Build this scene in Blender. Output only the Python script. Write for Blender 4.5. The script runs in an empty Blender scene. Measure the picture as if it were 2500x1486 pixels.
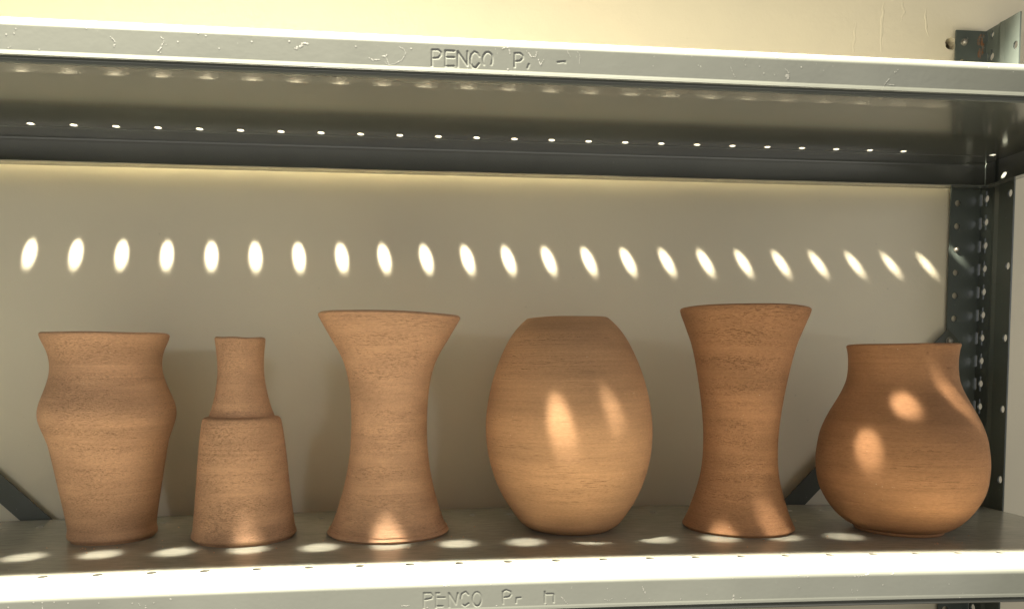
import bpy, bmesh, math, random
from mathutils import Vector, Matrix
random.seed(7)
S = bpy.context.scene
COL = S.collection

# ------------------------------------------------------------------ camera
# tunables: light and base colours
WORLD_C = (1.0, .95, .84, 1); WORLD_S = .085
LAMP_P = 1280; LAMP_C = (1.0, .93, .79); SPILL = .003
PAINT_C = (.168, .174, .145); DIMMED_C = (.092, .09, .075); BRIGHTENED_C = (.37, .36, .29); PAINT_R = .17; POST_SHADE_C = (.08, .094, .08)
WALL_C = (.74, .665, .485)
CLAY_C = (.56, .322, .182); CLAY_C2 = (.52, .288, .145); CLAY_C3 = (.43, .215, .10)
def FILLS():
    area('window_light', (-.60, -1.1, .42), (.5, .17, .19), .10, 2.0, (.86, .92, 1.0))
    area('front_fill', (.45, -1.6, -.05), (.42, .2, .15), 3.2, 15, (1.0, .955, .85))  # added broad fill from the front, lifts the shaded wall and vases
    area('right_fill', (2.0, -.45, .30), (1.05, .29, .2), .7, 3.4, (.97, .96, 1.0))  # added fill from an unseen source, brightens wall and jar edge at right
DRIPS = [([(.8444,.5003),(.8458,.5159),(.847,.5338)], .0016), ([(.8778,.5017),(.8776,.5285),(.8789,.5464),(.8792,.5576)], .0018), ([(.9004,.5363),(.9042,.5477),(.9015,.5609)], .0014), ([(.9342,.5222),(.9308,.5355),(.9302,.5534)], .0012)]

cam_d = bpy.data.cameras.new('camera'); cam = bpy.data.objects.new('camera', cam_d); COL.objects.link(cam)
YAW, PITCH, ROLL = 0.119673, -0.062824, -0.002542
cy_, sy_, cp_, sp_ = math.cos(YAW), math.sin(YAW), math.cos(PITCH), math.sin(PITCH)
f_ = Vector((sy_*cp_, cy_*cp_, sp_)); r_ = Vector((cy_, -sy_, 0)); u_ = r_.cross(f_)
r2 = r_*math.cos(ROLL) + u_*math.sin(ROLL); u2 = u_*math.cos(ROLL) - r_*math.sin(ROLL)
M = Matrix.Identity(4)
for i in range(3):
    M[i][0], M[i][1], M[i][2] = r2[i], u2[i], -f_[i]
M.translation = Vector((0.35561, -0.56770, 0.15205))
cam.matrix_world = M
cam_d.sensor_width = 36; cam_d.lens = 1948.37/2500*36
cam_d.shift_y = 273.7/2500
cam_d.clip_start = 0.02; cam_d.clip_end = 50
S.camera = cam

# ------------------------------------------------------------------ light
S.view_settings.view_transform = 'Standard'; S.view_settings.look = 'None'
S.view_settings.exposure = 0; S.view_settings.gamma = 1
W = bpy.data.worlds.new('World'); S.world = W; W.use_nodes = True
W.node_tree.nodes['Background'].inputs[0].default_value = WORLD_C
W.node_tree.nodes['Background'].inputs[1].default_value = WORLD_S
LAMP = Vector((0.18027, -0.08368, 1.08837))
def lamp_spot(name, radius, share):
    # warm reflector bulb above the shelf; a beam cutoff is added to dim the wall above
    l = bpy.data.lights.new(name, 'POINT'); l.energy = LAMP_P*share; l.color = LAMP_C
    l.shadow_soft_size = radius
    l.use_nodes = True
    nt = l.node_tree; N = nt.nodes; L = nt.links
    em = N['Emission']
    g = N.new('ShaderNodeNewGeometry'); sx = N.new('ShaderNodeSeparateXYZ'); L.new(g.outputs['Incoming'], sx.inputs[0])
    az = N.new('ShaderNodeMath'); az.operation = 'ABSOLUTE'; L.new(sx.outputs['Z'], az.inputs[0])
    dv = N.new('ShaderNodeMath'); dv.operation = 'DIVIDE'; L.new(sx.outputs['Y'], dv.inputs[0]); L.new(az.outputs[0], dv.inputs[1])
    mr = N.new('ShaderNodeMapRange'); mr.interpolation_type = 'SMOOTHSTEP'
    mr.inputs['From Min'].default_value = 0.535; mr.inputs['From Max'].default_value = 0.565
    mr.inputs['To Min'].default_value = 1.0; mr.inputs['To Max'].default_value = SPILL
    L.new(dv.outputs[0], mr.inputs['Value'])
    ml = N.new('ShaderNodeMath'); ml.operation = 'MULTIPLY'; L.new(mr.outputs['Result'], ml.inputs[0]); L.new(az.outputs[0], ml.inputs[1])   # cosine falloff of a downlight
    L.new(ml.outputs[0], em.inputs['Strength'])
    o = bpy.data.objects.new(name, l); o.location = LAMP; COL.objects.link(o)
lamp_spot('ceiling_lamp', .0262, .82); lamp_spot('ceiling_lamp_reflector', .038, .18)     # filament bulb and the glow of its reflector
def area(name, loc, target, size, power, color):
    l = bpy.data.lights.new(name, 'AREA'); l.shape = 'DISK'; l.size = size; l.energy = power; l.color = color
    o = bpy.data.objects.new(name, l); o.location = loc
    o.rotation_euler = (Vector(target)-Vector(loc)).to_track_quat('-Z', 'Y').to_euler(); COL.objects.link(o)
FILLS()

S.cycles.max_bounces = 14; S.cycles.diffuse_bounces = 8; S.cycles.glossy_bounces = 6
S.cycles.sample_clamp_indirect = 12; S.cycles.use_denoising = True
S.cycles.caustics_reflective = True

# ------------------------------------------------------------------ measured strokes (x, height from the shelf top) on the front lips
UP_TEXT= [[(0.3689, -0.0229), (0.369, -0.0109), (0.3733, -0.0107), (0.3751, -0.0124), (0.3751, -0.0141), (0.3733, -0.016), (0.3692, -0.0164)], [(0.3781, -0.0215), (0.3782, -0.011), (0.3843, -0.011)], [(0.3784, -0.0153), (0.3842, -0.0152)], [(0.3783, -0.0212), (0.384, -0.021)], [(0.3868, -0.0211), (0.3868, -0.0112), (0.3934, -0.0201), (0.3935, -0.0109)], [(0.4017, -0.0138), (0.4004, -0.0116), (0.3983, -0.0109), (0.3963, -0.0127), (0.3955, -0.0158), (0.3957, -0.0188), (0.3973, -0.0212), (0.3993, -0.0214), (0.4016, -0.0185)], [(0.4101, -0.0189), (0.4107, -0.0173), (0.4109, -0.0156), (0.4107, -0.0139), (0.4102, -0.0124), (0.4093, -0.0114), (0.4082, -0.0108), (0.407, -0.0109), (0.4059, -0.0115), (0.405, -0.0127), (0.4044, -0.0142), (0.4042, -0.0159), (0.4044, -0.0176), (0.405, -0.0191)], [(0.4265, -0.0197), (0.4265, -0.0107), (0.4304, -0.0105), (0.4322, -0.0122), (0.4322, -0.014), (0.4304, -0.0156), (0.4267, -0.0162)], [(0.4366, -0.0176), (0.4356, -0.0201)], [(0.4571, -0.0154), (0.4623, -0.0147)], [(0.4623, -0.0147), (0.4623, -0.0155)]]
LOW_TEXT= [[(0.3597, -0.0214), (0.3598, -0.0106), (0.3648, -0.0107), (0.3661, -0.0127), (0.3656, -0.0145), (0.3601, -0.0154)], [(0.3685, -0.0214), (0.3685, -0.0109), (0.3709, -0.0109)], [(0.369, -0.0141), (0.3749, -0.0143)], [(0.3695, -0.0204), (0.3732, -0.0205)], [(0.378, -0.022), (0.3778, -0.0112), (0.3828, -0.0195), (0.3842, -0.0114)], [(0.3917, -0.0127), (0.3898, -0.0105), (0.3871, -0.012), (0.3863, -0.0158), (0.3871, -0.0196), (0.3892, -0.021), (0.3919, -0.0192)], [(0.4013, -0.0163), (0.4011, -0.0146), (0.4006, -0.0131), (0.3998, -0.0119), (0.3989, -0.0112), (0.3978, -0.011), (0.3968, -0.0114), (0.3959, -0.0123), (0.3952, -0.0136), (0.3949, -0.0152), (0.3949, -0.0169), (0.3952, -0.0185), (0.3959, -0.0199), (0.3967, -0.0209), (0.3978, -0.0213), (0.3988, -0.0212), (0.3998, -0.0206), (0.4006, -0.0194), (0.4011, -0.018), (0.4013, -0.0163)], [(0.4171, -0.0201), (0.4169, -0.0113), (0.4193, -0.0101), (0.4226, -0.0115), (0.4231, -0.0135), (0.4215, -0.0153), (0.4177, -0.0157)], [(0.4266, -0.0199), (0.4269, -0.0163), (0.4301, -0.0161)], [(0.4478, -0.0205), (0.4478, -0.0123)], [(0.4487, -0.014), (0.4541, -0.0141)], [(0.4544, -0.0202), (0.4544, -0.0147)]]
UP_MARKS= [(0.7, [(0.1582, -0.0116), (0.1607, -0.0141), (0.1608, -0.0162), (0.1595, -0.0184)]), (0.8, [(0.1897, -0.0099), (0.1917, -0.0125), (0.1898, -0.0171), (0.1874, -0.0198)]), (0.6, [(0.1917, -0.0138), (0.1935, -0.0153)]), (0.6, [(0.0941, -0.0213), (0.0959, -0.0199)]), (0.0, [(0.0998, -0.0093)]), (0.0, [(0.0937, -0.013)]), (0.0, [(0.0986, -0.0121)]), (0.0, [(0.1346, -0.0051)]), (0.0, [(0.1134, -0.0214)]), (0.0, [(0.1433, -0.0069)]), (0.0, [(0.2139, -0.0068)]), (0.0, [(0.2006, -0.0128)]), (0.0, [(0.1163, -0.0042)]), (0.0, [(0.1894, -0.0201)]), (1.6, [(0.2767, -0.0139), (0.28, -0.0128), (0.2828, -0.0105), (0.2857, -0.0104)]), (1.0, [(0.3178, -0.0038), (0.3197, -0.0045)]), (0.5, [(0.346, -0.0094), (0.3499, -0.0111), (0.351, -0.0138), (0.3481, -0.0183), (0.3425, -0.0213), (0.3386, -0.0218), (0.3364, -0.0199)]), (0.9, [(0.3259, -0.0179), (0.3286, -0.0192), (0.332, -0.019), (0.3337, -0.0176)]), (0.9, [(0.3351, -0.0164), (0.3373, -0.0163), (0.3384, -0.0149)]), (0.6, [(0.3375, -0.0171), (0.3392, -0.0209)]), (0.0, [(0.2417, -0.0027)]), (0.0, [(0.227, -0.0159)]), (0.0, [(0.2483, -0.0107)]), (0.0, [(0.273, -0.0094)]), (0.0, [(0.3171, -0.0108)]), (0.0, [(0.3346, -0.0052)]), (0.0, [(0.2187, -0.0083)]), (0.8, [(0.418, -0.0079), (0.4222, -0.0067), (0.4232, -0.0111)]), (0.9, [(0.4346, -0.0086), (0.4383, -0.0125), (0.4414, -0.0124), (0.4425, -0.0083)]), (0.8, [(0.443, -0.0138), (0.4446, -0.0178), (0.4472, -0.0136)]), (0.5, [(0.464, -0.0079), (0.4661, -0.0113)]), (0.4, [(0.4709, -0.0076), (0.473, -0.0105), (0.4725, -0.0156)]), (0.0, [(0.4232, -0.0036)]), (0.0, [(0.3578, -0.0047)]), (0.0, [(0.3547, -0.0106)]), (0.0, [(0.3172, -0.0108)]), (0.0, [(0.388, -0.0045)]), (0.0, [(0.4218, -0.0214)]), (0.8, [(0.625, -0.0129), (0.6281, -0.0156), (0.6285, -0.0191), (0.6263, -0.0206)]), (2.2, [(0.6255, -0.0189), (0.6278, -0.0188)]), (1.8, [(0.6155, -0.0046), (0.62, -0.0051)]), (0.5, [(0.5946, -0.0065), (0.5932, -0.009)]), (0.6, [(0.5836, -0.0132), (0.5859, -0.018), (0.5878, -0.0204)]), (0.7, [(0.7134, -0.0097), (0.7096, -0.013)]), (0.8, [(0.7063, -0.0171), (0.7036, -0.02), (0.7022, -0.0233)]), (0.6, [(0.7052, -0.0207), (0.7107, -0.0212)]), (0.0, [(0.5947, -0.0116)]), (0.0, [(0.5595, -0.0132)]), (0.0, [(0.6055, -0.0122)]), (0.0, [(0.609, -0.0167)]), (0.0, [(0.6373, -0.0114)]), (0.0, [(0.6172, -0.0174)])]
LOW_MARKS= [(0.6, [(0.102, -0.0088), (0.1021, -0.0117)]), (0.5, [(0.1644, -0.0102), (0.1654, -0.0122)]), (0.6, [(0.173, -0.0113), (0.1749, -0.0103)]), (0.0, [(0.0803, -0.0093)]), (0.0, [(0.1096, -0.0072)]), (0.0, [(0.1185, -0.0082)]), (0.0, [(0.1384, -0.009)]), (0.0, [(0.1602, -0.0101)]), (0.0, [(0.1855, -0.0082)]), (0.0, [(0.1689, -0.0121)]), (0.0, [(0.1689, -0.0136)]), (0.0, [(0.0964, -0.0068)]), (0.0, [(0.102, -0.0071)]), (1.0, [(0.521, -0.0106), (0.5225, -0.0144), (0.5241, -0.0159)]), (0.6, [(0.5263, -0.0197), (0.5301, -0.0202), (0.5305, -0.0228), (0.5256, -0.0227)]), (1.6, [(0.5908, -0.0177), (0.592, -0.0207), (0.5914, -0.0237)]), (0.7, [(0.4919, -0.0194), (0.4957, -0.0203), (0.4986, -0.0185)]), (0.0, [(0.5011, -0.0023)]), (0.0, [(0.5708, -0.0177)]), (0.0, [(0.5974, -0.0209)]), (0.0, [(0.6505, -0.0062)]), (0.0, [(0.6438, -0.0144)]), (0.0, [(0.5082, -0.0192)]), (0.0, [(0.5506, -0.0207)]), (0.0, [(0.591, -0.006)]), (0.0, [(0.4945, -0.0112)]), (1.2, [(0.6893, -0.0021), (0.6941, -0.0006)]), (1.1, [(0.6878, -0.0065), (0.6959, -0.0059), (0.7006, -0.0042)]), (1.0, [(0.7177, -0.0055), (0.7205, -0.0049)]), (0.6, [(0.6861, -0.0158), (0.687, -0.0197)]), (0.0, [(0.6506, -0.0061)]), (0.0, [(0.6437, -0.0143)]), (0.0, [(0.6711, -0.0151)]), (0.0, [(0.7116, -0.0135)]), (0.0, [(0.7667, -0.0138)]), (0.0, [(0.6909, -0.0174)]), (0.0, [(0.6429, -0.005)]), (0.8, [(0.3726, -0.0045), (0.3755, -0.0057), (0.3787, -0.0058)]), (0.6, [(0.4075, -0.004), (0.4083, -0.0059)]), (0.8, [(0.3437, -0.0192), (0.3484, -0.0193), (0.3503, -0.0183)]), (0.8, [(0.4599, -0.0162), (0.4629, -0.0199), (0.4651, -0.0216)]), (0.0, [(0.4123, -0.0215)]), (0.0, [(0.4487, -0.0211)]), (0.0, [(0.3621, -0.0212)])]
# ------------------------------------------------------------------ helpers
def link(name, me, parent=None, mat=None):
    o = bpy.data.objects.new(name, me); COL.objects.link(o)
    if parent is not None: o.parent = parent
    if mat is not None and not me.materials: me.materials.append(mat)
    return o
def build(name, bm, mat, parent=None, smooth=None, merge=True):
    if merge: bmesh.ops.remove_doubles(bm, verts=bm.verts, dist=2e-6)
    bmesh.ops.recalc_face_normals(bm, faces=bm.faces)
    me = bpy.data.meshes.new(name); bm.to_mesh(me); bm.free()
    if smooth is not None:
        me.polygons.foreach_set('use_smooth', [True]*len(me.polygons)); me.set_sharp_from_angle(angle=math.radians(smooth))
    return link(name, me, parent, mat)
def empty(name, loc=(0,0,0)):
    o = bpy.data.objects.new(name, None); o.location = loc; o.empty_display_size = .05; COL.objects.link(o); return o
def tag(o, label=None, cat=None, group=None, kind=None):
    for k, v in (('label', label), ('category', cat), ('group', group), ('kind', kind)):
        if v: o[k] = v
    return o
def face(bm, pts):
    try: return bm.faces.new([bm.verts.new(p) for p in pts])
    except ValueError: return None
def box(bm, a, b, mp=lambda p: p):
    x0,y0,z0 = a; x1,y1,z1 = b
    c = [mp(p) for p in ((x0,y0,z0),(x1,y0,z0),(x1,y1,z0),(x0,y1,z0),(x0,y0,z1),(x1,y0,z1),(x1,y1,z1),(x0,y1,z1))]
    for q in ((0,3,2,1),(4,5,6,7),(0,1,5,4),(1,2,6,5),(2,3,7,6),(3,0,4,7)): face(bm, [c[i] for i in q])
def cell(bm, a0, a1, b0, b1, hole, fn):
    """flat plate cell [a0,a1]x[b0,b1] with an optional star-shaped hole (centre, outline); fn(a,b,t) places side t"""
    if hole is None:
        face(bm, [fn(a0,b0,0),fn(a1,b0,0),fn(a1,b1,0),fn(a0,b1,0)])
        face(bm, [fn(a0,b0,1),fn(a0,b1,1),fn(a1,b1,1),fn(a1,b0,1)]); return
    (ca, cb), pts = hole
    ev = []
    for (a, b) in pts: ev.append((math.atan2(b-cb, a-ca) % (2*math.pi), (a, b)))
    hp = sorted(ev)
    corners = sorted((math.atan2(b-cb, a-ca) % (2*math.pi), (a, b)) for a in (a0,a1) for b in (b0,b1))
    def edge_pt(t):
        dx, dy = math.cos(t), math.sin(t); s = 1e9
        if dx > 1e-12: s = min(s, (a1-ca)/dx)
        if dx < -1e-12: s = min(s, (a0-ca)/dx)
        if dy > 1e-12: s = min(s, (b1-cb)/dy)
        if dy < -1e-12: s = min(s, (b0-cb)/dy)
        return (ca+dx*s, cb+dy*s)
    n = len(hp)
    for i in range(n):
        t0, p0 = hp[i]; t1, p1 = hp[(i+1) % n]
        tt1 = t1 if t1 > t0 else t1+2*math.pi
        mid = []
        for k in (0, 2*math.pi):
            for tc, pc in corners:
                if t0+1e-9 < tc+k < tt1-1e-9: mid.append((tc+k, pc))
        out = [edge_pt(t0)] + [p for _, p in sorted(mid)] + [edge_pt(t1)]
        ring = [p0] + out + [p1]
        face(bm, [fn(a,b,0) for a,b in ring][::-1]); face(bm, [fn(a,b,1) for a,b in ring])
        face(bm, [fn(*p0,0), fn(*p1,0), fn(*p1,1), fn(*p0,1)])
def circle(ca, cb, r, n=20, rb=None):
    rb = rb or r
    return ((ca, cb), [(ca+r*math.cos(2*math.pi*(i+.5)/n), cb+rb*math.sin(2*math.pi*(i+.5)/n)) for i in range(n)])
def keyhole(ca, cb, r, w, h):
    pts = []
    for i in range(24):
        t = 2*math.pi*(i+.5)/24; x, y = r*math.cos(t), r*math.sin(t)
        if abs(x) > w: pts.append((ca+x, cb+y))
    for s in (1, -1): pts += [(ca-w, cb+s*h), (ca+w, cb+s*h), (ca-w, cb+s*math.sqrt(r*r-w*w)), (ca+w, cb+s*math.sqrt(r*r-w*w))]
    return ((ca, cb), pts)
def slot(ca, cb, w, h):
    return ((ca, cb), [(ca-w, cb-h+w), (ca-w, cb), (ca-w, cb+h-w), (ca-w*.5, cb+h), (ca+w*.5, cb+h), (ca+w, cb+h-w), (ca+w, cb), (ca+w, cb-h+w), (ca+w*.5, cb-h), (ca-w*.5, cb-h)])

# ------------------------------------------------------------------ materials
class NT:
    def __init__(s, name):
        s.m = bpy.data.materials.new(name); s.m.use_nodes = True; s.t = s.m.node_tree; s.b = s.t.nodes['Principled BSDF']
    def n(s, typ, **kw):
        nd = s.t.nodes.new('ShaderNode'+typ)
        for k, v in kw.items():
            if k in nd.inputs: nd.inputs[k].default_value = v
            else: setattr(nd, k, v)
        return nd
    def l(s, a, b): s.t.links.new(a, b)
    def mapping(s, src, scale):
        mp = s.n('Mapping'); mp.inputs['Scale'].default_value = scale; s.l(src, mp.inputs['Vector']); return mp.outputs[0]
    def noise(s, vec, scale, detail=4, rough=.55, dist=0):
        nd = s.n('TexNoise', Scale=scale, Detail=detail, Roughness=rough, Distortion=dist); s.l(vec, nd.inputs['Vector']); return nd.outputs['Fac']
    def ramp(s, fac, stops):
        nd = s.n('ValToRGB'); e = nd.color_ramp.elements
        while len(e) < len(stops): e.new(.5)
        for el, (p, c) in zip(e, stops):
            el.position = p; el.color = (c, c, c, 1) if isinstance(c, (int, float)) else (*c, 1)
        s.l(fac, nd.inputs[0]); return nd.outputs[0]
    def mix(s, fac, a, b, blend='MIX'):
        nd = s.n('Mix', data_type='RGBA', blend_type=blend)
        for sock, v in ((nd.inputs[0], fac), (nd.inputs[6], a), (nd.inputs[7], b)):
            if hasattr(v, 'links'): s.l(v, sock)
            elif isinstance(v, tuple): sock.default_value = (*v, 1)
            else: sock.default_value = v
        return nd.outputs[2]
    def math(s, op, a, b=None):
        nd = s.n('Math', operation=op)
        for i, v in enumerate((a, b)):
            if v is None: continue
            if hasattr(v, 'links'): s.l(v, nd.inputs[i])
            else: nd.inputs[i].default_value = v
        return nd.outputs[0]
    def bump(s, h, strength, dist, prev=None):
        nd = s.n('Bump', Strength=strength, Distance=dist); s.l(h, nd.inputs['Height'])
        if prev is not None: s.l(prev, nd.inputs['Normal'])
        return nd.outputs[0]
    def co(s, which='Object'): return s.n('TexCoord').outputs[which]

def paint_mat(name, base, rough=.3, worn=0.0, spec=.6, coat=0.0):
    t = NT(name); c = t.co()
    big = t.noise(c, 9, 5); mot = t.ramp(big, [(.3, .86), (.7, 1.08)])
    col = t.mix(1.0, base, mot, 'MULTIPLY')
    # pale specks of chipped paint and dust
    sp = t.noise(c, 420, 2, .5); spk = t.ramp(sp, [(.735, 0), (.76, 1)])
    gate = t.ramp(t.noise(c, 28, 3), [(.5, 0), (.62, 1)])
    col = t.mix(t.math('MULTIPLY', t.math('MULTIPLY', spk, gate), .55), col, (.62, .6, .53))
    if worn:
        st = t.noise(t.mapping(c, (14, 60, 60)), 4, 6, .65); wv = t.ramp(st, [(.42, 0), (.72, 1)])
        col = t.mix(t.math('MULTIPLY', wv, worn), col, (.09, .085, .07))
        sc = t.noise(t.mapping(c, (30, 130, 10)), 3, 3, .6, 1.5); sv = t.ramp(sc, [(.66, 0), (.7, 1)])
        col = t.mix(t.math('MULTIPLY', sv, .35), col, (.42, .4, .35))
    t.l(col, t.b.inputs['Base Color'])
    rv = t.ramp(t.noise(c, 35, 4), [(.3, rough*.93), (.75, rough*1.1)])
    t.l(rv, t.b.inputs['Roughness'])
    t.b.inputs['Specular IOR Level'].default_value = spec
    t.b.inputs['Coat Weight'].default_value = coat; t.b.inputs['Coat IOR'].default_value = 1.75; t.b.inputs['Coat Roughness'].default_value = rough*.8
    nb = t.bump(t.noise(c, 260, 3), .05, .0004)
    nb = t.bump(t.noise(c, 14, 2), .05, .003, nb)
    t.l(nb, t.b.inputs['Normal'])
    return t.m
PAINT = paint_mat('grey_shelf_paint', PAINT_C, PAINT_R, coat=.85)
DECK = paint_mat('worn_dimmed_shelf_paint', DIMMED_C, .48, .35, .35)  # upper deck darkened so it bounces less lamp light onto the wall
BRIGHTENED = paint_mat('worn_brightened_shelf_paint', BRIGHTENED_C, PAINT_R*1.3, .35)  # lower deck lightened so it bounces more lamp light onto the vases
POST = paint_mat('shade_darkened_post_paint', POST_SHADE_C, .36)  # post colour darkened to carry the shade under the shelf
BRACE = paint_mat('shade_darkened_brace_paint', (.055, .06, .04), .45)  # steel paint darkened, shade behind the shelf put into the colour
t = NT('zinc_bolt'); t.b.inputs['Base Color'].default_value = (.32, .3, .25, 1); t.b.inputs['Metallic'].default_value = .7
t.l(t.ramp(t.noise(t.co(), 300, 3), [(.3, .28), (.7, .6)]), t.b.inputs['Roughness']); ZINC = t.m
t = NT('rust_stain'); cc = t.co(); t.l(t.mix(t.ramp(t.noise(cc, 260, 4), [(.35, 0), (.6, 1)]), (.16, .15, .12), (.20, .085, .035)), t.b.inputs['Base Color']); t.b.inputs['Roughness'].default_value = .8; RUST = t.m
t = NT('chipped_paint'); cc = t.co(); t.l(t.ramp(t.noise(cc, 500, 3), [(.3, (.22, .22, .19)), (.7, (.38, .375, .33))]), t.b.inputs['Base Color']); t.b.inputs['Roughness'].default_value = .6; CHIP = t.m

t = NT('cream_wall_paint'); cc = t.co()
wc = t.mix(t.ramp(t.noise(cc, 5, 4), [(.35, 0), (.7, 1)]), WALL_C, tuple(x*y for x, y in zip(WALL_C, (.94, .95, .97))))
fl = t.ramp(t.noise(cc, 160, 2), [(.76, 0), (.79, 1)])
wc = t.mix(t.math('MULTIPLY', fl, .25), wc, (.4, .36, .27))
t.l(wc, t.b.inputs['Base Color']); t.b.inputs['Roughness'].default_value = .55
nb = t.bump(t.noise(cc, 330, 3, .55), .16, .0007); nb = t.bump(t.noise(cc, 60, 3), .10, .002, nb); t.l(nb, t.b.inputs['Normal']); WALL = t.m
t = NT('crumbled_plaster'); cc = t.co(); t.l(t.ramp(t.noise(cc, 220, 5), [(.3, (.10, .08, .05)), (.7, (.42, .36, .25))]), t.b.inputs['Base Color']); t.b.inputs['Roughness'].default_value = .95
t.l(t.bump(t.noise(cc, 300, 5), .8, .002), t.b.inputs['Normal']); PLASTER = t.m

def clay_mat(name, base, drag=1.0, seed=0.0, fine=1.0, band=(.4, .62), short=1.0, thr=.585):
    """raw thrown clay: drag marks run round the pot (UV = metres round, metres up)"""
    t = NT(name); uv = t.co('UV')
    mp = t.n('Mapping'); mp.inputs['Location'].default_value = (seed, seed*1.7, seed*.3); t.l(uv, mp.inputs['Vector']); v = mp.outputs[0]
    tone = t.ramp(t.noise(t.mapping(v, (5, 14, 1)), 3, 5), [(.3, .80), (.72, 1.10)])
    col = t.mix(1.0, base, tone, 'MULTIPLY')
    ring = t.noise(t.mapping(v, (2.5, 150, 1)), 2.2, 5, .6); ringc = t.ramp(ring, [(.32, .92), (.5, 1.0), (.68, 1.05)])
    col = t.mix(.5, col, t.mix(1.0, col, ringc, 'MULTIPLY'))
    gate = t.ramp(t.noise(t.mapping(v, (3, 26, 1)), 3.2, 4, .6), [(band[0], 0.0), (band[1], 1.0)])
    # fine grit in the clay, then torn drag flecks: dark, longer than tall
    grit = t.ramp(t.noise(t.mapping(v, (420, 700, 1)), 1.0, 4, .7), [(.3, .84), (.7, 1.12)])
    col = t.mix(.9, col, t.mix(1.0, col, grit, 'MULTIPLY'))
    f1 = t.noise(t.mapping(v, (260*fine*short, 1500*fine, 1)), 1.0, 3, .62, .8)
    f2 = t.noise(t.mapping(v, (560*fine*short, 1900*fine, 1)), 1.0, 2, .55, 1.0)
    k1 = t.ramp(f1, [(thr, 0), (thr+.06, 1)]); k2 = t.ramp(f2, [(thr+.015, 0), (thr+.11, 1)])
    gl = t.math('ADD', t.math('MULTIPLY', gate, .85), .15)
    pits = t.math('MULTIPLY', t.math('MAXIMUM', k1, t.math('MULTIPLY', k2, .8)), gl)
    col = t.mix(t.math('MULTIPLY', pits, .75*drag), col, tuple(x*.20 for x in base))
    hi = t.ramp(t.noise(t.mapping(v, (320*fine, 1500*fine, 1)), 1.0, 2, .5, .6), [(.58, 0), (.7, 1)])
    col = t.mix(t.math('MULTIPLY', t.math('MULTIPLY', hi, gl), .16*drag), col, tuple(min(1, x*1.5) for x in base))
    hair = t.ramp(t.noise(t.mapping(v, (1.2, 430, 1)), 1.0, 3, .6), [(.36, .90), (.5, 1.0), (.66, 1.04)])
    col = t.mix(.4, col, hair, 'MULTIPLY')
    grog = t.ramp(t.noise(v, 620, 1, .4), [(.775, 0), (.79, 1)])
    gg = t.ramp(t.noise(v, 45, 2), [(.52, 0), (.6, 1)])
    col = t.mix(t.math('MULTIPLY', t.math('MULTIPLY', grog, gg), .7), col, (.72, .56, .40))
    t.l(col, t.b.inputs['Base Color']); t.b.inputs['Roughness'].default_value = .78
    t.b.inputs['Specular IOR Level'].default_value = .28
    lines = t.math('MULTIPLY', t.noise(t.mapping(v, (1.2, 330, 1)), 1.0, 3, .55), t.ramp(t.noise(t.mapping(v, (1.5, 30, 1)), 1.0, 2), [(.38, .15), (.6, 1)]))
    h = t.math('SUBTRACT', t.math('ADD', t.math('MULTIPLY', ring, .4), t.math('MULTIPLY', lines, .9)), t.math('MULTIPLY', pits, drag))
    nb = t.bump(h, .75, .0008); nb = t.bump(t.noise(v, 1100, 3), .22, .0004, nb)
    t.l(nb, t.b.inputs['Normal'])
    return t.m

# ------------------------------------------------------------------ wall
H, D, YW, P = 0.38072, 0.2845, 0.29590, 0.038
X0, X1 = -0.2485, 1.0005
def zl(X): return -0.006637*(X-.45) - 0.018921*(X-.45)**2
def z_up(X): return H
def z_low(X): return zl(X)
bm = bmesh.new()
fw = lambda a, b, t: (a, YW + .012*t, b)
hc = (0.9617, 0.5157); hs = .03
rim_pts = [(hc[0]+.0068*(1+.05*math.sin(5*a+1)+.03*math.sin(9*a))*math.cos(a), hc[1]+.0068*(1+.05*math.sin(5*a+1)+.03*math.sin(9*a))*math.sin(a)) for a in [2*math.pi*(i+.5)/26 for i in range(26)]]
cell(bm, hc[0]-hs, hc[0]+hs, hc[1]-hs, hc[1]+hs, (hc, rim_pts), fw)
for a0, a1, b0, b1 in ((-1.6, hc[0]-hs, hc[1]-hs, hc[1]+hs), (hc[0]+hs, 2.8, hc[1]-hs, hc[1]+hs), (-1.6, 2.8, -1.2, hc[1]-hs), (-1.6, 2.8, hc[1]+hs, 1.9)):
    cell(bm, a0, a1, b0, b1, None, fw)
wall = tag(build('wall', bm, WALL), 'cream painted wall with faint drips behind the grey shelving', None, None, 'structure')
bm = bmesh.new()
n = len(rim_pts)
for k in range(3):
    ya, yb = YW+.012+.008*k, YW+.012+.008*(k+1); sa, sb = 1-.06*k, 1-.06*(k+1)
    for i in range(n):
        p, q = rim_pts[i], rim_pts[(i+1) % n]
        g = lambda w, s, y: (hc[0]+(w[0]-hc[0])*s, y, hc[1]+(w[1]-hc[1])*s)
        face(bm, [g(p, sa, ya), g(q, sa, ya), g(q, sb, yb), g(p, sb, yb)])
face(bm, [(hc[0]+(p[0]-hc[0])*.82, YW+.036, hc[1]+(p[1]-hc[1])*.82) for p in rim_pts])
build('drilled_hole', bm, PLASTER, wall)
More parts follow.
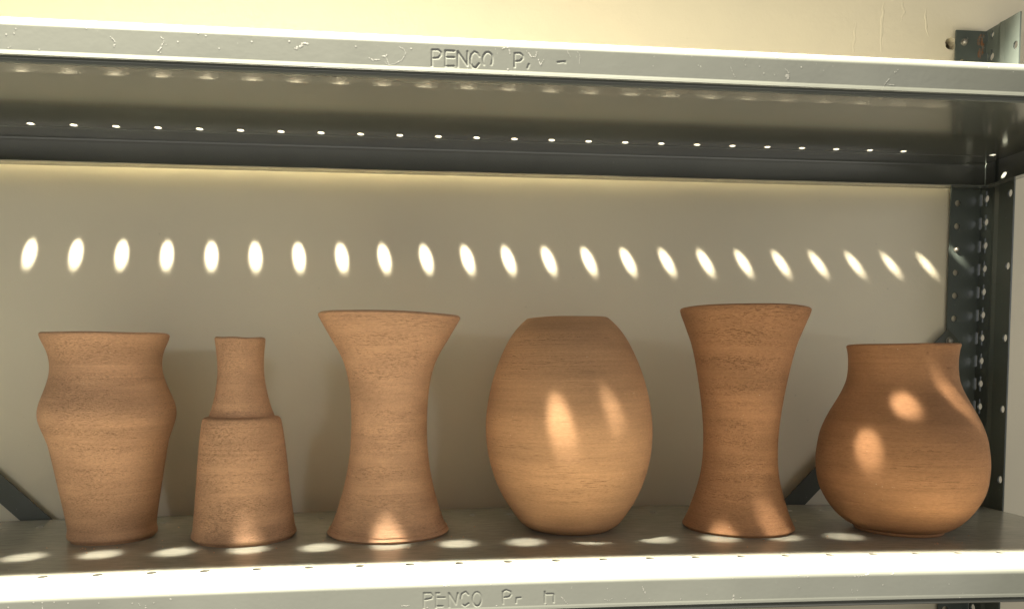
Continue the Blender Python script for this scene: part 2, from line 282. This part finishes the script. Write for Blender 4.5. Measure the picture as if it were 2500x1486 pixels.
def ridge(bm, pts, w, h, y0, up=-1):
    """low rounded bead of paint along a polyline on the wall"""
    fine = []
    for i in range(len(pts)-1):
        for k in range(5):
            t_ = k/5; fine.append([pts[i][j]*(1-t_)+pts[i+1][j]*t_ for j in (0, 1)])
    fine.append(list(pts[-1])); m = len(fine); rows = []
    for i, (x, z) in enumerate(fine):
        e = math.sin(math.pi*(i+.35)/(m-.3)); ww = w*(.45+.55*e)*(1+.25*math.sin(i*1.9)); hh = h*(.25+.75*e)
        x += .0006*math.sin(i*1.3+w*900)
        rows.append([(x+ww*math.cos(a), y0+up*hh*math.sin(a), z) for a in [math.pi*j/6 for j in range(7)]])
    for i in range(m-1):
        for j in range(6): face(bm, [rows[i][j], rows[i][j+1], rows[i+1][j+1], rows[i+1][j]])
for pts, w in DRIPS:
    bm = bmesh.new(); ridge(bm, pts, w, .00045, YW+.00005)
    build('paint_drip', bm, WALL, wall, 80)

# ------------------------------------------------------------------ shelving unit
unit = tag(empty('shelving_unit', (X1, D, -.6)), 'grey painted steel shelving with perforated shelves and a slotted corner post', 'shelving unit')
def under(o, par):
    o.parent = par; o.matrix_parent_inverse = par.matrix_world.inverted() if par.parent is None else Matrix.Identity(4); return o
bpy.context.view_layer.update()
UM = Matrix.Translation((-X1, -D, .6))     # world -> unit space
def part(name, bm, mat, parent=None, smooth=None, merge=True):
    """part built in world coordinates, parented to the unit (or to a part of it) without moving"""
    bmesh.ops.transform(bm, matrix=UM, verts=bm.verts)
    return build(name, bm, mat, parent or unit, smooth, merge)

ARC = .0062
PROF = [(ARC, 0.0)] + [(ARC-ARC*math.sin(a), -ARC+ARC*math.cos(a)) for a in [math.pi/2*k/7 for k in range(1, 8)]]
FACE0, FACE1 = -.0068, -.0220
TILT = [0.0]       # how far the face leans in towards its foot (added on the upper shelf so the lamp lights its lip less)
def y_face(z): return TILT[0]*(FACE0-z)/(FACE0-FACE1)
def lip_profile():
    p = PROF + [(0, FACE0), (y_face(FACE0-.0005), FACE0-.0005), (y_face(FACE1), FACE1), (y_face(FACE1-.0005), FACE1-.0005)]
    e = y_face(FACE1-.0005)
    return p + [(e-.0001, -.0232), (e-.00006, -.0241), (e-.0001, -.0249), (e+.0006, -.0256), (e+.0016, -.0258), (.0032, -.0257), (.0040, -.0262), (.0040, -.0268), (.0026, -.0274), (.0019, -.0281), (.0018, -.0291), (.0026, -.0299), (.0048, -.0300), (.0192, -.0300), (.0196, -.0296), (.0190, -.0292), (.0060, -.0291)]
IFACE = len(PROF)+1
def y_prof(dz):
    if dz > -ARC: return ARC - math.sqrt(max(0, ARC*ARC-(dz+ARC)**2))
    return y_face(dz) if dz < FACE0 else 0.0
def xgrid(a, b, step=P):
    n_ = max(1, round((b-a)/step)); return [a+(b-a)*i/n_ for i in range(n_+1)]
def make_lip(zf, lo, hi):
    bm = bmesh.new(); PR = lip_profile()
    xs = sorted(set([round(x, 6) for x in xgrid(X0, lo)+xgrid(lo, hi)+xgrid(hi, X1)]))
    for i in range(len(xs)-1):
        a, b = xs[i], xs[i+1]
        for j in range(len(PR)-1):
            if j == IFACE and lo-1e-6 <= a and b <= hi+1e-6: continue
            (y0, z0), (y1, z1) = PR[j], PR[j+1]
            face(bm, [(a, y0, zf(a)+z0), (b, y0, zf(b)+z0), (b, y1, zf(b)+z1), (a, y1, zf(a)+z1)])
    return bm
def seg_d(px, pz, s):
    (ax, az), (bx, bz) = s; dx, dz = bx-ax, bz-az; L2 = dx*dx+dz*dz or 1e-12
    t_ = max(0, min(1, ((px-ax)*dx+(pz-az)*dz)/L2)); return math.hypot(px-ax-t_*dx, pz-az-t_*dz)
def make_lettering(zf, lo, hi, strokes, depth, rad):
    segs = [(s[i], s[i+1]) for s in strokes for i in range(len(s)-1)]
    nx, nz = int((hi-lo)/.00042), 46
    bm = bmesh.new(); rows = []
    for j in range(nz+1):
        z = FACE0-.0005+(FACE1-FACE0+.0005)*j/nz; row = []
        for i in range(nx+1):
            x = lo+(hi-lo)*i/nx; y = 0
            if 0 < i < nx and 0 < j < nz:
                d = min([seg_d(x, z, s) for s in segs if abs(x-(s[0][0]+s[1][0])/2) < .012] or [9])
                if d < rad:
                    fade = .55+.45*math.sin(x*210+z*300)
                    y = depth*(.55+.45*fade)*(.5+.5*math.cos(math.pi*d/rad))
            row.append(bm.verts.new((x, y+y_face(z), zf(x)+z)))
        rows.append(row)
    for j in range(nz):
        for i in range(nx): bm.faces.new((rows[j][i], rows[j][i+1], rows[j+1][i+1], rows[j+1][i]))
    return bm
YF, YB, RH = 0.0429, 0.2436, 0.0036
def make_deck(zf, front_x, back_x, extra=()):
    bm = bmesh.new(); th = .0012
    fn = lambda a, b, t_: (a, b, zf(a)-th*t_)
    def row(y0, y1, centres):
        cs = sorted(centres); x = X0
        def plain(a, b):
            g = xgrid(a, b)
            for i in range(len(g)-1): cell(bm, g[i], g[i+1], y0, y1, None, fn)
        for c, hy, r in cs:
            h = .0075
            if c-h > x+1e-6: plain(x, c-h)
            cell(bm, c-h, c+h, y0, y1, circle(c, hy, r), fn); x = c+h
        plain(x, X1)
    fr = [(x, YF, RH) for x in front_x]; bk = [(x, YB, RH) for x in back_x] + [(x, y, r) for x, y, r in extra]
    row(ARC, YF-.0075, []); row(YF-.0075, YF+.0075, fr); row(YF+.0075, YB-.0075, []); row(YB-.0075, YB+.0075, bk); row(YB+.0075, D-.004, [])
    return bm
def make_back(zf):
    prof = [(D-.004, 0), (D-.0015, -.0008), (D-.0003, -.0025), (D, -.005), (D, -.0280), (D-.0008, -.0293), (D-.0025, -.0300), (D-.0200, -.0300), (D-.0203, -.0296), (D-.0200, -.0292), (D-.004, -.0290)]
    bm = bmesh.new(); xs = xgrid(X0, X1)
    for i in range(len(xs)-1):
        a, b = xs[i], xs[i+1]
        for (y0, z0), (y1, z1) in zip(prof, prof[1:]):
            face(bm, [(a, y0, zf(a)+z0), (b, y0, zf(b)+z0), (b, y1, zf(b)+z1), (a, y1, zf(a)+z1)])
    return bm
def make_side(zf, sx):
    """end flange: drops from the deck and returns inwards"""
    X = X1 if sx > 0 else X0; bm = bmesh.new(); zz = zf(X)
    prof = [(0, 0), (.0006, -.001), (.0006, -.0280), (-.0006, -.0297), (-.014, -.0300), (-.014, -.0292)]
    ys = [.004, .06, .12, .18, D-.0005]
    for y0, y1 in zip(ys, ys[1:]):
        for (x0, z0), (x1, z1) in zip(prof, prof[1:]):
            face(bm, [(X+sx*x0, y0, zz+z0), (X+sx*x0, y1, zz+z0), (X+sx*x1, y1, zz+z1), (X+sx*x1, y0, zz+z1)])
    return bm
def make_marks(zf, marks):
    bm = bmesh.new(); rnd = random.Random(3)
    def blob(x, z, r):
        y = y_prof(z)-.00006; k = 7; a0 = rnd.random()*6
        pts = [(x+r*(.7+.5*rnd.random())*math.cos(a0+2*math.pi*i/k), z+r*(.7+.5*rnd.random())*math.sin(a0+2*math.pi*i/k)) for i in range(k)]
        top = [(px, y_prof(pz)-.00003, zf(px)+pz) for px, pz in [((px-x)*.6+x, (pz-z)*.6+z) for px, pz in pts]]
        bot = [(px, y_prof(pz)-.00002, zf(px)+pz) for px, pz in pts]
        face(bm, top)
        for i in range(k): face(bm, [bot[i], bot[(i+1) % k], top[(i+1) % k], top[i]])
    for w, pts in marks:
        if len(pts) == 1: blob(pts[0][0], pts[0][1], .00055*(.7+.6*rnd.random())); continue
        for (ax, az), (bx, bz) in zip(pts, pts[1:]):
            L_ = math.hypot(bx-ax, bz-az); m = max(2, int(L_/.0005))
            for i in range(m):
                t_ = (i+rnd.random()*.6)/m
                if rnd.random() < .22: continue
                blob(ax+(bx-ax)*t_+rnd.gauss(0, .00018*w), az+(bz-az)*t_+rnd.gauss(0, .00025*w), .00036*w*(.6+.8*rnd.random())+.00008)
    return bm
def make_shelf(zf, front_x, back_x, extra, text, lo, hi, marks, label, tilt, top):
    TILT[0] = tilt
    sh = part('shelf', make_deck(zf, front_x, back_x, extra), top, None, None)
    sh.data.materials.append(PAINT)
    for p_ in sh.data.polygons:
        if p_.center.z - .6 - zf(p_.center.x + X1) < -.0009: p_.material_index = 1        # the underside carries none of the scuffs of the top
    sh['label'] = label
    part('front_lip', make_lip(zf, lo, hi), PAINT, sh, 40)
    part('stamped_lettering', make_lettering(zf, lo, hi, text, .00017, .0010), PAINT, sh, 70, False)
    part('back_flange', make_back(zf), PAINT, sh, 40)
    for s in (-1, 1): part('side_flange', make_side(zf, s), PAINT, sh, 40)
    o = part('paint_scuffs', make_marks(zf, marks), CHIP, sh); o['kind'] = 'stuff'
    # stiffening strip lapped under the rear edge
    bm = bmesh.new(); g = xgrid(X0+.03, X1-.03)
    for a, b in zip(g, g[1:]):
        z0, z1 = zf(a)-.0013, zf(b)-.0013; y0, y1 = YB+.0062, D-.0012
        c = [(a,y0,z0),(b,y0,z1),(b,y1,z1),(a,y1,z0)]; e = [(x,y,z-.0012) for x,y,z in c]
        face(bm, c); face(bm, e[::-1]); face(bm, [c[0],c[1],e[1],e[0]]); face(bm, [c[2],c[3],e[3],e[2]])
    part('stiffening_strip', bm, PAINT, sh)
    return sh
make_shelf(z_up, [.08899+P*i for i in range(-8, 23)], [P*i for i in range(-6, 24)], [(.9795, .2463, .0036)], UP_TEXT, .352, .520, UP_MARKS, 'upper shelf with light falling through its rows of holes', .00105, DECK)
make_shelf(z_low, [.08370+P*i for i in range(-8, 24)], [-.0057+P*i for i in range(-6, 24)], [], LOW_TEXT, .352, .520, LOW_MARKS, 'lower shelf carrying the six clay vases', 0.0, BRIGHTENED)

# corner posts: slotted angles
ZT = .5290; ZB = -.62; PZ = .0262
def make_post(flip):
    bm = bmesh.new(); th = .0018
    XO = X1+.0010
    mx = (lambda x: x) if not flip else (lambda x: X0+X1-x)
    yb, yf = YW-.0032, .2400
    def relief(y):       # shallow pressed rib down the side leg
        return .0012*max(0, 1-abs(y-.2672)/.0052)
    side = lambda a, b, t_: (mx(XO - relief(a) + th*t_), a, b)
    n0 = int((ZB-.3405)/PZ); rows = range(n0, 8)
    for k in rows:
        zc = .3405+PZ*k; b0, b1 = zc-PZ/2, min(zc+PZ/2, ZT)
        if k == 7: b0, b1 = zc-PZ/2, ZT+.0005
        full = k < 7
        cell(bm, .2400, .2520, b0, b1, circle(.2455, zc-.0012, .0034, 18, .0042) if k % 3 == 0 and full else None, side)
        for ya, yb_ in ((.2520, .2620), (.2620, .2672), (.2672, .2724), (.2724, .2762)): cell(bm, ya, yb_, b0, b1, None, side)
        cell(bm, .2762, .2872, b0, b1, keyhole(.2816, zc, .0039, .0011, .0085) if full else keyhole(.2816, zc-.0020, .0028, .0008, .0050), side)
        cell(bm, .2872, yb, b0, b1, slot(.2897, zc, .0014, .0072) if full else slot(.2897, zc-.0020, .0011, .0050), side)
    top = ZT+.0005; bot = .3405+PZ*(n0-.5)
    ye = [.2400, .2520, .2620, .2672, .2724, .2762, .2872, yb]
    for a, b in zip(ye, ye[1:]):
        face(bm, [side(a,top,0), side(b,top,0), side(b,top,1), side(a,top,1)])
    face(bm, [side(.24,bot,0), side(.24,top,0), side(.24,top,1), side(.24,bot,1)])
    back = lambda a, b, t_: (mx(a), yb - th + th*t_, b)
    xa, xb = .9645, XO+th
    zs = .3368; n1 = int((bot-zs)/PZ)+1
    prev = bot
    for k in range(n1, 8):
        zc = zs+PZ*k; b0, b1 = prev, zc+PZ/2
        if k == 7: b1 = ZT
        cell(bm, xa, .9830, b0, b1, circle(.9732, zc, .0036) if k < 7 else None, back); cell(bm, .9830, xb, b0, b1, None, back); prev = b1
    face(bm, [back(xa,bot,0), back(xa,ZT,0), back(xa,ZT,1), back(xa,bot,1)])
    face(bm, [back(xa,ZT,0), back(xb,ZT,0), back(xb,ZT,1), back(xa,ZT,1)])
    return bm
def bolt(parent, x, y, z, r, h, domed=True):
    bm = bmesh.new(); n_ = 16
    def ring(rr, yy): return [(x+rr*math.cos(2*math.pi*i/n_), yy, z+rr*math.sin(2*math.pi*i/n_)) for i in range(n_)]
    rs = [ring(r*1.25, y), ring(r*1.25, y-h*.18), ring(r, y-h*.2), ring(r*.97, y-h*.6), ring(r*.75, y-h*.88), ring(r*.35, y-h)]
    for a, b in zip(rs, rs[1:]):
        for i in range(n_): face(bm, [a[i], a[(i+1) % n_], b[(i+1) % n_], b[i]])
    face(bm, rs[-1]);
    o = part('bolt', bm, ZINC, parent, 45)
    bm = bmesh.new(); box(bm, (x-r*.7, y-h*1.02, z-r*.12), (x+r*.7, y-h*.9, z+r*.12)); 
    return o
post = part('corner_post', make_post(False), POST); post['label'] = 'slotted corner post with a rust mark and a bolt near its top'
bolt(post, .9742, YW-.0050, .5158, .0032, .0045)
bolt(post, .9732, YW-.0050, .2844, .0026, .0030)
bm = bmesh.new()
rr_ = random.Random(5)
for k in range(26):
    z0 = .5010+.0235*rr_.random(); x0 = .9905+.0075*rr_.random(); w = .0006+.0011*rr_.random(); h_ = .0010+.0025*rr_.random()
    yy = YW-.0032-.0018-.00015-.00001*k
    face(bm, [(x0+w*math.cos(a)*(.8+.4*rr_.random()), yy, z0+h_*math.sin(a)*(.8+.4*rr_.random())) for a in [2*math.pi*i/8 for i in range(8)]])
part('rust_stain', bm, RUST, post, None, False)
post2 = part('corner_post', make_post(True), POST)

# diagonal braces across the back
def make_brace(xc0, sgn, x_end):
    """flat steel strip at 45 degrees; passes the rear shelf edge at xc0 at shelf height"""
    bm = bmesh.new(); hw = .0108; y0, y1 = D+.0012, D+.0029
    L_ = abs(x_end-xc0); c = math.sqrt(.5)
    def P_(s, w, y): return (xc0+sgn*s*c - sgn*w*c*(1), y, s*c + w*c)
    for s0, s1 in ((-.40, L_/c),):
        c0 = [P_(s0,-hw,y0), P_(s1,-hw,y0), P_(s1,hw,y0), P_(s0,hw,y0)]; c1 = [(a, y1, b) for a, _, b in c0]
        face(bm, c0); face(bm, c1[::-1])
        for i in range(4): face(bm, [c0[i], c0[(i+1) % 4], c1[(i+1) % 4], c1[i]])
        # stiffening edge bent back along both sides
        for w in (-hw, hw):
            a, b = P_(s0,w,y0), P_(s1,w,y0)
    return bm
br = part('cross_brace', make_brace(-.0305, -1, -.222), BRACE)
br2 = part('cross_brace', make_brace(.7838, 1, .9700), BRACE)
bolt(br2, .9640, D+.0012, .1802, .0034, .004)

# ------------------------------------------------------------------ vases
def catmull(pts, sub=5):
    out = []
    for i in range(len(pts)-1):
        p0 = pts[max(i-1, 0)]; p1 = pts[i]; p2 = pts[i+1]; p3 = pts[min(i+2, len(pts)-1)]
        for k in range(sub):
            t_ = k/sub
            def tn(a, b, c_): 
                return tuple((c_[j]-a[j])*.5 for j in (0, 1))
            d1, d2 = math.dist(p0, p1) or 1e-9, math.dist(p1, p2) or 1e-9; d3 = math.dist(p2, p3) or 1e-9
            # non-uniform tangents keep unevenly spaced samples from overshooting
            m1 = [((p1[j]-p0[j])/d1*d2+(p2[j]-p1[j])/d2*d1)/(d1+d2)*d2 if i > 0 else p2[j]-p1[j] for j in (0, 1)]
            m2 = [((p2[j]-p1[j])/d2*d3+(p3[j]-p2[j])/d3*d2)/(d2+d3)*d2 if i < len(pts)-2 else p2[j]-p1[j] for j in (0, 1)]
            h00, h10, h01, h11 = 2*t_**3-3*t_**2+1, t_**3-2*t_**2+t_, -2*t_**3+3*t_**2, t_**3-t_**2
            out.append(tuple(h00*p1[j]+h10*m1[j]+h01*p2[j]+h11*m2[j] for j in (0, 1)))
    out.append(tuple(pts[-1])); return out
def vase(name, label, X, Y, prof, lean, mat, wob, foot=None, slope_rim=None):
    """prof: (height, radius) from the foot up. Body outside, rim with the inside as its child."""
    t0 = zl(X); root_loc = (X, Y, t0)
    sl = zl(X+.01)-zl(X); sl /= .01
    h = prof[-1][0]; lr = lean if slope_rim is None else slope_rim
    NS = 144; rs = random.Random(hash(label) % 1000 if False else len(label)*7+int(X*1000))
    ph = [rs.random()*6.28 for _ in range(6)]
    def place(z, r, a):
        k = max(0, min(1, z/h))
        w = 1+wob*(.6*math.sin(2*a+ph[0]+z*9)+.4*math.sin(3*a+ph[1]-z*14))*(.35+.65*k)
        x, y = r*w*math.cos(a), r*w*math.sin(a)
        dz = wob*.05*(math.sin(2*a+ph[2])+.6*math.sin(5*a+ph[3]))*k**6
        return (x+lean*z, y, z+dz + x*(sl*(1-k) - lr*k))
    def sweep(prof_, close_bottom, nm, parent, loc):
        bm = bmesh.new(); uvl = bm.loops.layers.uv.new('UVMap'); rows = []; s = [0]
        for i in range(1, len(prof_)): s.append(s[-1]+math.dist(prof_[i], prof_[i-1]))
        z00 = prof_[0][0]
        A = [math.pi/2+2*math.pi*i/NS for i in range(NS+1)]      # seam at the back
        for z, r in prof_: rows.append([bm.verts.new(place(z, r, a)) for a in A[:-1]])
        rm = .045
        for j in range(len(prof_)-1):
            for i in range(NS):
                f = bm.faces.new((rows[j][i], rows[j][(i+1) % NS], rows[j+1][(i+1) % NS], rows[j+1][i]))
                for lp, (ii, jj) in zip(f.loops, ((i,j),(i+1,j),(i+1,j+1),(i,j+1))): lp[uvl].uv = (A[ii]*rm, s[jj]+z00)
        if close_bottom: 
            f = bm.faces.new(rows[0][::-1])
        bm.normal_update()
        me = bpy.data.meshes.new(nm); bm.to_mesh(me); bm.free()
        me.polygons.foreach_set('use_smooth', [True]*len(me.polygons)); me.set_sharp_from_angle(angle=math.radians(55))
        o = link(nm, me, parent, mat); o.location = loc; return o
    pr = catmull(prof)
    # outer body stops just under the rim roll
    wall_t = .0038
    ztop, rtop = pr[-1]
    dz_, dr_ = pr[-1][0]-pr[-4][0], pr[-1][1]-pr[-4][1]; L_ = math.hypot(dz_, dr_); tz, tr = dz_/L_, dr_/L_
    nz, nr = -tr, tz            # outward normal is (nr,nz) -> inward is minus
    if nr < 0: nz, nr = -nz, -nr
    inner = [(max(z-0*wall_t, .006), r-wall_t/max(.35, nr if False else .9)) for z, r in pr[::-1] if z > .006]
    roll = []
    for k in range(0, 9):
        a = math.pi*k/8; c_ = wall_t*.5
        # half circle from the outside to the inside, bulging along the tangent
        roll.append((ztop - nz*c_*(1-math.cos(a)) + tz*c_*math.sin(a), rtop - nr*c_*(1-math.cos(a)) + tr*c_*math.sin(a)))
    ins = [(z-nz_*wall_t, max(.002, r-nr_*wall_t)) for z, r, nz_, nr_ in normals(pr)][::-1]
    ins = [p for p in ins if p[0] > .005 and p[0] < roll[-1][0]-.0005]
    ins.append((.005, max(.002, ins[-1][1]*.6))); ins.append((.005, .0005))
    body = sweep(pr, True, name, None, root_loc)
    tag(body, label, 'vase', 'unglazed clay vases lined up on the lower shelf')
    sweep(roll+ins, False, 'rim', body, (0, 0, 0))
    if foot: sweep(foot, True, 'foot_ring', body, (0, 0, 0))
    return body
def normals(pr):
    out = []
    for i, (z, r) in enumerate(pr):
        a, b = pr[max(0, i-1)], pr[min(len(pr)-1, i+1)]; dz_, dr_ = b[0]-a[0], b[1]-a[1]; L_ = math.hypot(dz_, dr_) or 1e-9
        nz, nr = -dr_/L_, dz_/L_
        out.append((z, r, nz, nr))
    return out
V1 = [(0,.0338),(.0016,.0348),(.0023,.0360),(.011,.0362),(.0249,.0380),(.0386,.0403),(.0523,.0426),(.066,.0449),(.0796,.0473),(.0864,.0487),(.0931,.0509),(.1013,.0538),(.108,.0555),(.1134,.0556),(.1201,.0544),(.1268,.0520),(.1335,.0494),(.1402,.0471),(.1469,.0454),(.1536,.0448),(.1602,.0453),(.1669,.0470),(.1736,.0498),(.1776,.0514),(.1797,.0519)]
V2 = [(0,.0418),(.0017,.0428),(.0024,.0443),(.0096,.0434),(.0234,.0419),(.0371,.0405),(.0508,.0392),(.0645,.0381),(.0782,.0368),(.0918,.0352),(.1000,.0340),(.1035,.0334),(.1055,.0329),(.1068,.0321),(.1076,.0309),(.1080,.0294),(.1083,.0283),(.1088,.0275),(.1100,.0271),(.1135,.0258),(.1202,.0238),(.1284,.0219),(.1365,.0205),(.1446,.0196),(.1514,.0194),(.1594,.0196),(.1675,.0203),(.1735,.0210),(.1755,.0212)]
V3 = [(0,.0522),(.0016,.0536),(.0022,.0552),(.0035,.0543),(.0089,.0512),(.0182,.0476),(.0275,.0446),(.0368,.0420),(.0461,.0398),(.0554,.0379),(.0662,.0363),(.077,.0351),(.0863,.0345),(.0987,.0342),(.1126,.0345),(.1249,.0352),(.1357,.0364),(.1449,.0382),(.1541,.0408),(.1617,.0441),(.1693,.0482),(.1769,.0528),(.1845,.0572),(.1913,.0611),(.1955,.0634)]
V4 = [(0,.0345),(.0010,.0375),(.0065,.0462),(.0163,.0538),(.026,.0602),(.0338,.0644),(.0432,.0685),(.0541,.0721),(.0665,.0752),(.0775,.0769),(.0897,.0777),(.1021,.0775),(.1145,.0761),(.1283,.0735),(.1421,.0698),(.1543,.0656),(.1658,.0606),(.1764,.0551),(.1857,.0487),(.1930,.0420),(.1965,.0380)]
V5 = [(0,.0490),(.0016,.0504),(.0022,.0519),(.0055,.0506),(.0119,.0477),(.0233,.0437),(.0331,.0405),(.0413,.0383),(.0494,.0365),(.0609,.0350),(.0723,.0344),(.0837,.0344),(.095,.0349),(.108,.0361),(.121,.0377),(.1322,.0394),(.1451,.0416),(.1564,.0438),(.1676,.0463),(.178,.0493),(.1868,.0526),(.1962,.0562),(.2034,.0590),(.2060,.0596)]
V6 = [(.0030,.0395),(.0046,.0440),(.0085,.0502),(.0155,.0575),(.022,.0626),(.0295,.0672),(.0375,.0710),(.0470,.0736),(.0577,.0748),(.0685,.0751),(.0793,.0740),(.0914,.0718),(.1015,.0683),(.1102,.0643),(.1182,.0600),(.1262,.0556),(.1343,.0516),(.1424,.0487),(.1504,.0474),(.1585,.0470),(.1665,.0474),(.1719,.0482),(.1745,.0489)]
FOOT6 = [(0,.0385),(.0008,.0393),(.0026,.0396),(.0036,.0390),(.0040,.0375)]
vase('vase', 'broad shouldered clay vase with a flared collar, beside the left diagonal brace', .0879-.0037, .1792, V1, -.0015, clay_mat('clay_shouldered', CLAY_C, .62, .3, 1.1, (.38, .58), 1.25, .565), .006)
vase('vase', 'narrow necked clay bottle vase with a sharp shoulder ledge, smallest mouth of all', .2022, .1622, V2, 0, clay_mat('clay_bottle', CLAY_C, .66, 1.1, 1.1, (.36, .56), 1.1, .565), .008)
vase('vase', 'waisted clay vase with a very wide thin flaring rim, nearest the narrow necked bottle', .3292, .1672, V3, .0195, clay_mat('clay_flared', CLAY_C, .62, 2.2, 1.05, (.40, .60), .65, .585), .005)
vase('vase', 'egg shaped clay vase with a small plain mouth and two light streaks', .4990, .1680, V4, -.015, clay_mat('clay_egg', CLAY_C2, .6, 3.4, .8, (.44, .64), .42, .615), .003)
vase('vase', 'tallest clay vase, waisted with a thick rounded rim, beside the round bellied jar', .6605, .1582, V5, .0165, clay_mat('clay_tall', CLAY_C3, .68, 4.1, 1.05, (.40, .62), .85, .575), .005)
vase('vase', 'round bellied clay jar with a short upright collar, in front of the slotted post', 0.8137, .1405, V6, -.004, clay_mat('clay_jar', (.385, .19, .085), .5, 5.7, .8, (.46, .68), .45, .61), .004, FOOT6)

# dry clay crumbs swept against the pots
bm = bmesh.new(); rc = random.Random(11)
spots = [(x+r*math.sin(a), y-r*math.cos(a)) for x, y, r, n in ((.084,.179,.042,7),(.202,.162,.05,6),(.329,.167,.062,5),(.499,.168,.06,4),(.66,.158,.058,5),(.815,.137,.058,6)) for a in [rc.uniform(-1.2, 1.2) for _ in range(n)]]
spots = [(x+rc.gauss(0, .007), y-abs(rc.gauss(0, .006))) for x, y in spots] + [(rc.uniform(-.05, .9), rc.uniform(.06, .27)) for _ in range(26)]
for x, y in spots:
    r = rc.uniform(.0003, .0008); z = zl(x)+r*.5
    v6 = [(r*rc.uniform(.7, 1.4), 0, 0), (0, r*rc.uniform(.7, 1.4), 0), (-r, 0, 0), (0, -r*rc.uniform(.7, 1.3), 0)]
    up_, dn = (0, 0, r*.7), (0, 0, -r*.55)
    for i in range(4):
        a, b = v6[i], v6[(i+1) % 4]
        for t_ in (up_, dn): face(bm, [(x+p[0], y+p[1], z+p[2]) for p in (a, b, t_)])
tag(build('clay_crumbs', bm, clay_mat('clay_crumb', CLAY_C, .4, 8.0)), 'dry clay crumbs scattered on the lower shelf around the vases', None, None, 'stuff')
